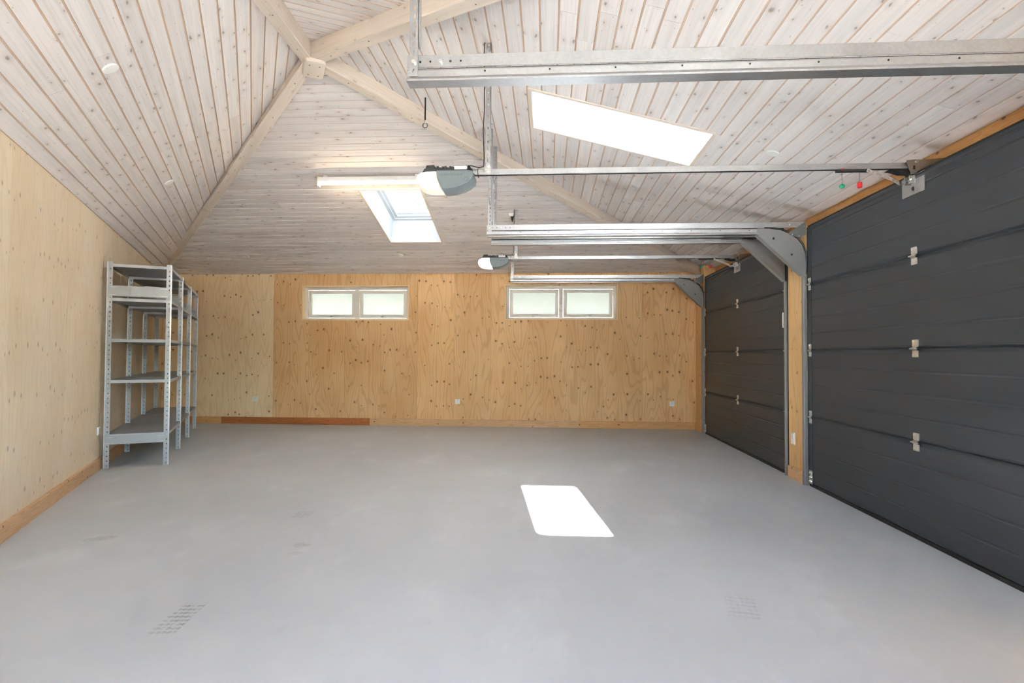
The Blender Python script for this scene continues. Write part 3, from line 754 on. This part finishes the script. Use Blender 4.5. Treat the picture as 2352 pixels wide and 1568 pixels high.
# ------------------------------------------------------------------ door openers
def opener(yc, far, label, lens_es):
    t = thing('door_opener', (6.0, yc, 2.3), label=label, cat='garage opener', group='ceiling mounted door openers')
    hwy = .085
    def puffy(sil, steps, name, mat, parent=t):
        cx = sum(p[0] for p in sil)/len(sil); cz = sum(p[1] for p in sil)/len(sil); rings = []
        for yy, k in steps: rings.append([Vector((cx+(p[0]-cx)*k, yc+yy, cz+(p[1]-cz)*k)) for p in sil])
        return obj(name, MB().loft(rings), mat, parent, smooth=True)
    body = [(5.924, 2.452), (6.155, 2.452), (6.170, 2.446), (6.176, 2.425), (6.168, 2.395), (6.140, 2.372), (6.100, 2.350), (6.050, 2.335), (5.990, 2.329), (5.962, 2.329), (5.945, 2.362), (5.930, 2.40)]
    bstep = [(-hwy, .90), (-hwy+.006, .955), (-hwy+.018, .99), (-.04, 1), (.04, 1), (hwy-.018, .99), (hwy-.006, .955), (hwy, .90)]
    bstep = [(-hwy, .985), (-hwy+.004, 1), (hwy-.004, 1), (hwy, .985)]
    house = puffy(body, bstep, 'housing', M['housing'])
    # raised lower fairing
    fair = [(5.936, 2.392), (6.00, 2.391), (6.06, 2.396), (6.105, 2.408), (6.140, 2.428), (6.158, 2.446), (6.1745, 2.438), (6.178, 2.420), (6.170, 2.393), (6.142, 2.368), (6.100, 2.346), (6.050, 2.331), (5.990, 2.325), (5.964, 2.325), (5.946, 2.362)]
    puffy(fair, [(-hwy-.007, .97), (-hwy-.003, 1), (hwy+.003, 1), (hwy+.007, .97)], 'fairing', M['housing'])
    lens = [(5.922, 2.452), (5.85, 2.450), (5.812, 2.442), (5.790, 2.428), (5.780, 2.408), (5.780, 2.385), (5.790, 2.360), (5.812, 2.341), (5.85, 2.330), (5.90, 2.325), (5.959, 2.324), (5.943, 2.362), (5.928, 2.40)]
    m = M['lens'].copy(); m.node_tree.nodes['Principled BSDF'].inputs['Emission Strength'].default_value = lens_es
    puffy(lens, [(-hwy-.004, .86), (-hwy+.004, .94), (-hwy+.02, .985), (-.03, 1), (.03, 1), (hwy-.02, .985), (hwy-.004, .94), (hwy+.004, .86)], 'lamp_lens', m)
    # black top chassis
    mb = MB().box(5.835, 6.165, yc-.07, yc+.07, 2.4515, 2.468)
    mb.prism([(5.822, 2.452), (5.905, 2.452), (5.903, 2.497), (5.850, 2.496), (5.846, 2.478), (5.836, 2.470)], (0, yc, 0), X, Z, Y, -.06, .02)
    x = 5.91
    while x < 6.04:
        hgt = random.uniform(.006, .018); w_ = random.uniform(.006, .016); mb.box(x, x+w_, yc-.062, yc-.02, 2.468, 2.472+hgt); x += w_+random.uniform(.001, .006)
    mb.box(6.135, 6.152, yc-.066, yc+.066, 2.468, 2.489)
    obj('chassis', mb, M['black'], t)
    obj('type_plate', MB().box(6.045, 6.13, yc-.0715, yc-.066, 2.462, 2.483), M['plastic'], t)
    # oval emblem on the fairing
    mb = MB(); c = Vector((6.128, yc-hwy-.0085, 2.388)); ex = Vector((.92, 0, .39)); ez = Vector((-.39, 0, .92))
    mb.tube([c+ex*(.0165*math.cos(a))+ez*(.0135*math.sin(a)) for a in [2*math.pi*i/20 for i in range(20)]], .0012, 6, closed=True)
    obj('emblem', mb, M['print'], house)
    # lettering
    cu = bpy.data.curves.new('lettering', 'FONT'); cu.body = 'Comfort 250.2 speed'; cu.size = .0215; cu.extrude = .0003; cu.align_x = 'LEFT'
    tmp = bpy.data.objects.new('lettering_tmp', cu); COL.objects.link(tmp); bpy.context.view_layer.update()
    me = bpy.data.meshes.new_from_object(tmp.evaluated_get(bpy.context.evaluated_depsgraph_get())); bpy.data.objects.remove(tmp)
    wtx = max(v.co.x for v in me.vertices)
    R = Matrix(((.158/wtx, 0, 0, 5.944), (0, 0, -1, yc-hwy-.0006), (0, 1, 0, 2.417), (0, 0, 0, 1)))
    me.transform(Matrix.Translation(-ORG[house]) @ R); me.materials.clear(); me.materials.append(M['print']); me.name = 'lettering'
    lo = bpy.data.objects.new('lettering', me); COL.objects.link(lo); lo.parent = house; ORG[lo] = ORG[house]
    # rail
    zr0, zr1 = 2.440, 2.478
    mb = MB().prism([(-.017, zr1), (.017, zr1), (.017, zr0), (.006, zr0), (.006, zr0+.003), (.014, zr0+.003), (.014, zr1-.003), (-.014, zr1-.003), (-.014, zr0+.003), (-.006, zr0+.003), (-.006, zr0), (-.017, zr0)], (6.14, yc, 0), Y, Z, X, 0, 8.99-6.14+.07)
    rail = obj('rail', mb, M['galv'], t)
    obj('drive_belt', MB().box(6.16, 9.0, yc-.005, yc+.005, zr0-.003, zr0+.006), M['rubber'], t)
    obj('joint_clip', MB().box(7.86, 7.885, yc-.0185, yc+.0185, zr1-.012, zr1+.001), M['galv'], rail)
    # lintel bracket
    mb = MB().prism([(9.03, 2.487), (9.085, 2.493), (9.12, 2.49), (9.27, 2.50), (9.27, 2.485), (9.12, 2.43), (9.085, 2.40), (9.06, 2.395), (9.045, 2.43)], (0, yc, 0), X, Z, Y, -.034, -.031)
    mb.prism([(9.03, 2.487), (9.085, 2.493), (9.12, 2.49), (9.27, 2.50), (9.27, 2.485), (9.12, 2.43), (9.085, 2.40), (9.06, 2.395), (9.045, 2.43)], (0, yc, 0), X, Z, Y, .031, .034)
    mb.box(9.05, 9.27, yc-.034, yc+.034, 2.486, 2.489)
    br = obj('wall_bracket', mb, M['bracket'], t)
    obj('slot', MB().box(9.072, 9.084, yc-.0350, yc-.0338, 2.428, 2.452), M['black'], br)
    obj('bolt', MB().cyl((9.09, yc-.045, 2.478), (9.09, yc-.034, 2.478), .009, n=6), M['galv'], br)
    # latch tongue below the rail end
    mb = MB().prism([(8.915, 2.425), (8.935, 2.434), (9.05, 2.428), (9.075, 2.414), (9.05, 2.402), (9.0, 2.403), (8.96, 2.418)], (0, yc, 0), X, Z, Y, -.025, .02)
    obj('latch', mb, M['black'], t)
    # carriage and perforated drawbar
    obj('carriage', MB().box(8.60, 8.83, yc-.016, yc+.016, 2.426, 2.441), M['black'], t)
    p = [Vector((8.79, yc-.022, 2.432)), Vector((8.955, yc-.022, 2.372)), Vector((8.985, yc-.022, 2.345)), Vector((9.085, yc-.022, 2.362))]
    p = [Vector((8.785, yc-.022, 2.430)), Vector((8.955, yc-.022, 2.362)), Vector((8.990, yc-.022, 2.338)), Vector((9.085, yc-.022, 2.352))]
    mb = MB()
    for i in range(3):
        d = p[i+1]-p[i]; Ln = d.length; d.normalize(); n = Vector((-d.z, 0, d.x)); mb.perf(p[i]-n*.011, d, n, Ln+.004, .022, .024 if i != 1 else .05, .005, .004, .003)
    obj('drawbar', mb, M['zinc'], t)
    # release pulls
    for x, kd in ((8.635, 'g'), (8.748, 'r')):
        mb = MB().cyl((x, yc-.004, 2.345), (x, yc-.004, 2.432), .0013, n=6); cord = obj('pull_cord', mb, M['print'], t)
        if kd == 'g':
            R_ = .0165; rings = []
            for i in range(1, 10):
                a = math.pi*i/10; rings.append([Vector((x+R_*math.sin(a)*math.cos(b), yc-.004+R_*math.sin(a)*math.sin(b), 2.330+R_*math.cos(a))) for b in [2*math.pi*k/16 for k in range(16)]])
            obj('pull_knob', MB().loft(rings), M['green'], cord, smooth=True, label='green ball knob')
            obj('indicator', MB().box(x-.014, x+.012, yc-.0185, yc-.0155, 2.436, 2.442), M['red'], t)
        else:
            ring2 = lambda z, r: [Vector((x+r*math.cos(b), yc-.004+r*math.sin(b), z)) for b in [2*math.pi*k/16 for k in range(16)]]
            obj('pull_knob', MB().loft([ring2(2.318, .013), ring2(2.320, .0155), ring2(2.352, .0155), ring2(2.355, .013)]), M['red'], cord, smooth=True, label='red bell shaped knob')
    # hanger strap up to the ceiling with the mains cable
    hx = 6.27; zt = ceil_z(hx, yc)-.005
    mb = MB(); zk = 2.70 if not far else 2.62
    mb.perf((hx-.018, yc-.022, 2.47), Z, X, zk+.03-2.47, .036, .04, .010, .0055)
    obj('hanger_foot', mb, M['galv'], t)
    mb = MB(); mb.perf((hx-.018, yc-.018, zk), Z, X, zt-zk, .036, .04, .010, .0055); mb.perf((hx+.018, yc-.018, zk), Z, Y, zt-zk, .030, .04, .010, .0055)
    obj('hanger_strap', mb, M['galv'], t)
    mb = MB().box(hx-.022, hx+.022, yc-.030, yc-.020, 2.452, 2.492).cyl((hx, yc-.045, 2.50), (hx, yc-.025, 2.50), .012, n=6).cyl((hx, yc-.040, 2.462), (hx, yc-.028, 2.462), .009, n=8)
    obj('clamp', mb, M['zinc'], t)
    pth = [(6.15, yc-.05, 2.47), (6.12, yc-.055, 2.496), (6.16, yc-.05, 2.492), (6.21, yc-.035, 2.482), (hx-.030, yc-.03, 2.49), (hx-.026, yc-.028, 2.55), (hx-.034, yc-.026, 2.75), (hx-.026, yc-.024, 2.9), (hx-.030, yc-.022, zt-.05), (hx-.026, yc-.02, zt)]
    if far: pth = [(6.10, yc-.05, 2.492), (6.18, yc-.05, 2.490), (6.23, yc-.035, 2.500), (hx-.028, yc-.03, 2.56), (hx-.026, yc-.026, 2.75), (hx-.028, yc-.02, zt)]
    mb = MB().tube(pth, .0035, 6); obj('mains_cable', mb, M['black'], t, smooth=True)
    mb = MB().tube([(6.172, yc-.03, 2.445), (6.19, yc-.04, 2.425), (6.215, yc-.04, 2.424), (6.235, yc-.03, 2.434)], .002, 6)
    mb.box(6.198, 6.202, yc-.021, yc+.021, zr0-.01, zr1+.004)
    obj('control_cable', mb, M['black'], t)
    return t
opener(3.89, False, 'grey door opener with printed lettering and lit lens, near the middle', .035)
opener(7.37, True, 'smaller looking grey door opener with glowing lens in front of the back wall', 1.3)

# ------------------------------------------------------------------ shelving unit on the left wall
def shelving():
    SP = [4.365, 3.265, 2.19, 1.125]; O0, O1 = .045, .625; HT = 2.155; fl = .048
    t = thing('shelving_unit', C0+LD*2.75+LN*.33, label='galvanised steel shelving unit of three bays against the left wall', cat='shelving')
    E = (LD, LN, Z)
    P = lambda s, o, z=0: C0+LD*s+LN*o+Z*z
    for i, s in enumerate(SP):
        for side in (0, 1):
            o = O0 if side == 0 else O1
            mb = MB(); din = LN if side == 0 else -LN
            # flange facing the room end (normal along LD), small slots near the corner side
            sd = -1 if i < 3 else 1
            face = s if i != 3 else s
            mb.perf(P(face, o), Z, din, HT, fl, .05, .008, .006, .002, -.004 if side else .004)
            # flange along the wall direction (normal LN)
            mb.perf(P(face, o), Z, LD*sd, HT, fl*.8, .04, .013, .0085, .002)
            up_ = obj('upright', mb, M['shelfsteel'], t)
            mb = MB().obox(P(s, o+ (0.002 if side==0 else -.002)), E, (-.004, .004), (-.006, .006), (0, HT-.005))
            obj('edge_bead', mb, M['galv'], up_)
    for z in (2.135, 1.775, 1.345, .915, .35):
        for a, b in zip(SP, SP[1:]):
            mb = MB()
            mb.obox(C0, E, (b+.004, a-.004), (O0+.004, O1-.004), (z-.004, z))
            # folded edges
            for (p, q, r, s_) in ((b+.004, a-.004, O0+.004, O0+.006), (b+.004, a-.004, O1-.006, O1-.004), (b+.004, b+.006, O0+.006, O1-.006), (a-.006, a-.004, O0+.006, O1-.006)):
                mb.obox(C0, E, (p, q), (r, s_), (z-.032, z-.004))
            obj('shelf', mb, M['shelfplate'], t)
    # end plates with embossed strips: one above the second shelf, one below the lowest
    for s in SP:
        for z0, z1 in ((1.795, 1.905), (.245, .335)):
            if s != SP[0] and z0 < 1: z0, z1 = .30, .335
            ep = obj('end_plate', MB().obox(C0, E, (s+.002, s+.005), (O0+.015, O1-.028), (z0, z1)), M['shelfsteel'], t)
            if z1-z0 > .05:
                for zz in (z0+.012, z1-.018):
                    for r in ((O0+.02, O0+.085), (O1-.10, O1-.035)):
                        obj('embossed_strip', MB().obox(C0, E, (s+.005, s+.008), r, (zz, zz+.005)), M['galv'], ep)
    return t
shelving()

# ------------------------------------------------------------------ lamps
t = thing('fluorescent_lamp', (4.6, 6.51, 3.19), label='lit fluorescent tube batten under the back slope behind the near opener', cat='lamp')
zc = 3.19
obj('batten', MB().prism([(-.04, .085), (.04, .085), (.058, .030), (-.058, .030)], (3.985, 6.52, zc), Y, Z, X, 0, 1.24), M['white'], t)
for x in (3.975, 5.215): obj('lampholder', MB().prism([(-.028, -.022), (.028, -.022), (.03, .06), (-.03, .06)], (x, 6.50, zc), Y, Z, X, 0, .02), M['white'], t)
obj('tube', MB().cyl((3.996, 6.49, zc+.012), (5.214, 6.49, zc+.012), .017, n=14), M['tube'], t, smooth=True)
for x in (4.05, 5.15): obj('mount', MB().box(x-.02, x+.02, 6.515, 6.545, zc+.084, ceil_z(x, 6.53)), M['white'], t)
obj('end_stop', MB().box(3.958, 3.975, 6.50, 6.53, zc+.05, zc+.10), M['reveal'], t)

def disc(S, pt, label, r=.048):
    u, s = s_uv(S, pt); c = s_pt(S, u, s, 0); n = -S['en']
    mb = MB(); a = S['eu']; b = S['es']; rings = []
    for k, (rr, hh) in enumerate(((r, .0), (r, .006), (r*.96, .010), (r*.6, .013), (.002, .014))):
        rings.append([c+n*hh+a*(rr*math.cos(q))+b*(rr*math.sin(q)) for q in [2*math.pi*i/28 for i in range(28)]])
    tt = thing('ceiling_disc', c, label=label, cat='ceiling fitting', group='round white ceiling discs')
    obj('cover', MB().loft(rings), M['plastic'], tt, smooth=True)
disc(SL, (3.97, 3.323, 2.965), 'largest round white disc, on the left slope near the top left', .05)
disc(SL, (2.754, 5.627, 2.974), 'round white disc on the left slope farther down above the shelving', .05)
disc(SB, (1.892, 8.733, 2.748), 'round white disc low on the back slope, left of the two there')
disc(SB, (4.374, 8.736, 2.747), 'round white disc low on the back slope below the skylight')
disc(SR, (5.053, 5.057, 3.69), 'round white disc high on the door slope next to the apex block')
disc(SR, (8.436, 4.529, 2.787), 'round white disc on the door slope right of the long skylight')
disc(SB, (7.72, 8.72, 2.75), 'round white disc low on the back slope peeking above the far opener rail')

# ------------------------------------------------------------------ small fittings
t = thing('eye_bolt', (5.555, 5.11, 3.28), label='steel eye bolt hanging from the door slope left of the skylight', cat='eye bolt')
obj('rod', MB().cyl((5.555, 5.11, 3.335), (5.555, 5.11, ceil_z(5.555, 5.11)+.01), .007, n=8), M['screw'], t)
obj('collar', MB().cyl((5.555, 5.11, 3.315), (5.555, 5.11, 3.345), .013, .008, n=12), M['zinc'], t)
obj('ring', MB().tube([(5.555+.021*math.cos(a), 5.11, 3.298+.021*math.sin(a)) for a in [2*math.pi*i/24 for i in range(24)]], .0055, 8, closed=True), M['shelfsteel'], t, smooth=True)

def socket(o, ex, en, label, w=.082, h=.082, kind='eu', group='white wall sockets'):
    """o centre on the wall, ex sideways, en out of the wall into the room"""
    o = Vector(o); tt = thing('wall_socket', o-Z*h/2, label=label, cat='socket', group=group)
    obj('plate', MB().prism([(-w/2, -h/2), (w/2, -h/2), (w/2, h/2), (-w/2, h/2)], o, ex, Z, en, 0, .012), M['plastic'], tt)
    obj('insert', MB().prism([(-w*.36, -h*.36), (w*.36, -h*.36), (w*.36, h*.36), (-w*.36, h*.36)], o, ex, Z, en, .012, .0145), M['white'], tt)
    for s in (-1, 1): obj('pin_hole', MB().cyl(o+ex*s*.010+en*.0142, o+ex*s*.010+en*.0150, .0032, n=8), M['screw'], tt)
    obj('switch_line', MB().prism([(-.012, .018), (.012, .018), (.012, .021), (-.012, .021)], o, ex, Z, en, .0145, .0150), M['print'], tt)
socket((1.684, D, .421), X, -Y, 'white socket on the back wall nearest the shelving')
socket((5.18, D, .412), X, -Y, 'white socket on the back wall below the gap between the windows')
socket((8.712, D, .412), X, -Y, 'white socket on the back wall nearest the far garage door')
socket(C0+LD*4.405+Z*.397, LD, LN, 'white socket on the left wall half hidden by the shelving upright')
socket((XP, 5.771, .394), Y, -X, 'white socket on the post between the doors, near the floor', .07, .115)
t = thing('switch_box', (9.092, 5.974, 1.49), label='narrow white switch box beside the post on the far door side', cat='switch')
obj('box', MB().box(9.084, 9.10, 5.962, 5.986, 1.49, 1.645), M['plastic'], t)
obj('button', MB().box(9.0845, 9.0995, 5.986, 5.989, 1.54, 1.60), M['white'], t)
# ceiling socket with plug behind the middle track
cz = ceil_z(6.20, 7.50)
t = thing('ceiling_socket', (6.20, 7.50, cz-.03), label='white ceiling socket with a black plug above the far opener', cat='socket')
obj('box', MB().box(6.165, 6.235, 7.46, 7.54, cz-.028, cz+.012), M['plastic'], t)
obj('plug', MB().cyl((6.205, 7.50, cz-.075), (6.205, 7.50, cz-.026), .008, .016, n=10), M['black'], t)
obj('plug_cable', MB().tube([(6.205, 7.50, cz-.07), (6.207, 7.495, cz-.10), (6.215, 7.46, cz-.09), (6.235, 7.40, cz-.04), (6.244, 7.36, cz-.02)], .004, 6), M['black'], t)

# ------------------------------------------------------------------ tree outside, seen through the back skylight
t = thing('tree', (3.4, 20.5, -.2), label='hazy broadleaf tree outside the back skylight', cat='tree')
mb = MB().tube([(3.4, 20.5, -.2), (3.45, 20.5, 2.0), (3.35, 20.4, 4.2), (3.4, 20.5, 6.0), (3.5, 20.5, 7.6)], .13, 8)
for k in range(14):
    z = 3.2+k*.3; a = k*2.4; mb.tube([(3.4, 20.5, z), (3.4+.8*math.cos(a), 20.5+.8*math.sin(a), z+.35), (3.4+1.5*math.cos(a), 20.5+1.5*math.sin(a), z+.9)], .04, 6)
obj('trunk', mb, M['bark'], t)
mb = MB(); rnd = random.Random(3)
for k in range(5200):
    a = rnd.uniform(0, 2*math.pi); ph = math.acos(rnd.uniform(-1, 1)); r = rnd.uniform(.35, 1)**.5
    lump = 1+.25*math.sin(3*a+1)*math.sin(4*ph)
    p = Vector((3.4+2.0*r*lump*math.sin(ph)*math.cos(a), 20.5+2.0*r*lump*math.sin(ph)*math.sin(a), 6.2+2.5*r*lump*math.cos(ph)))
    d1 = Vector((rnd.gauss(0, 1), rnd.gauss(0, 1), rnd.gauss(0, 1))).normalized(); d2 = d1.orthogonal().normalized(); s = rnd.uniform(.07, .13)
    mb.add([p-d1*s, p+d2*s*.5, p+d1*s, p-d2*s*.5], [(0, 1, 2, 3)])
obj('foliage', mb, M['leaf'], t, recalc=False, kind='stuff')
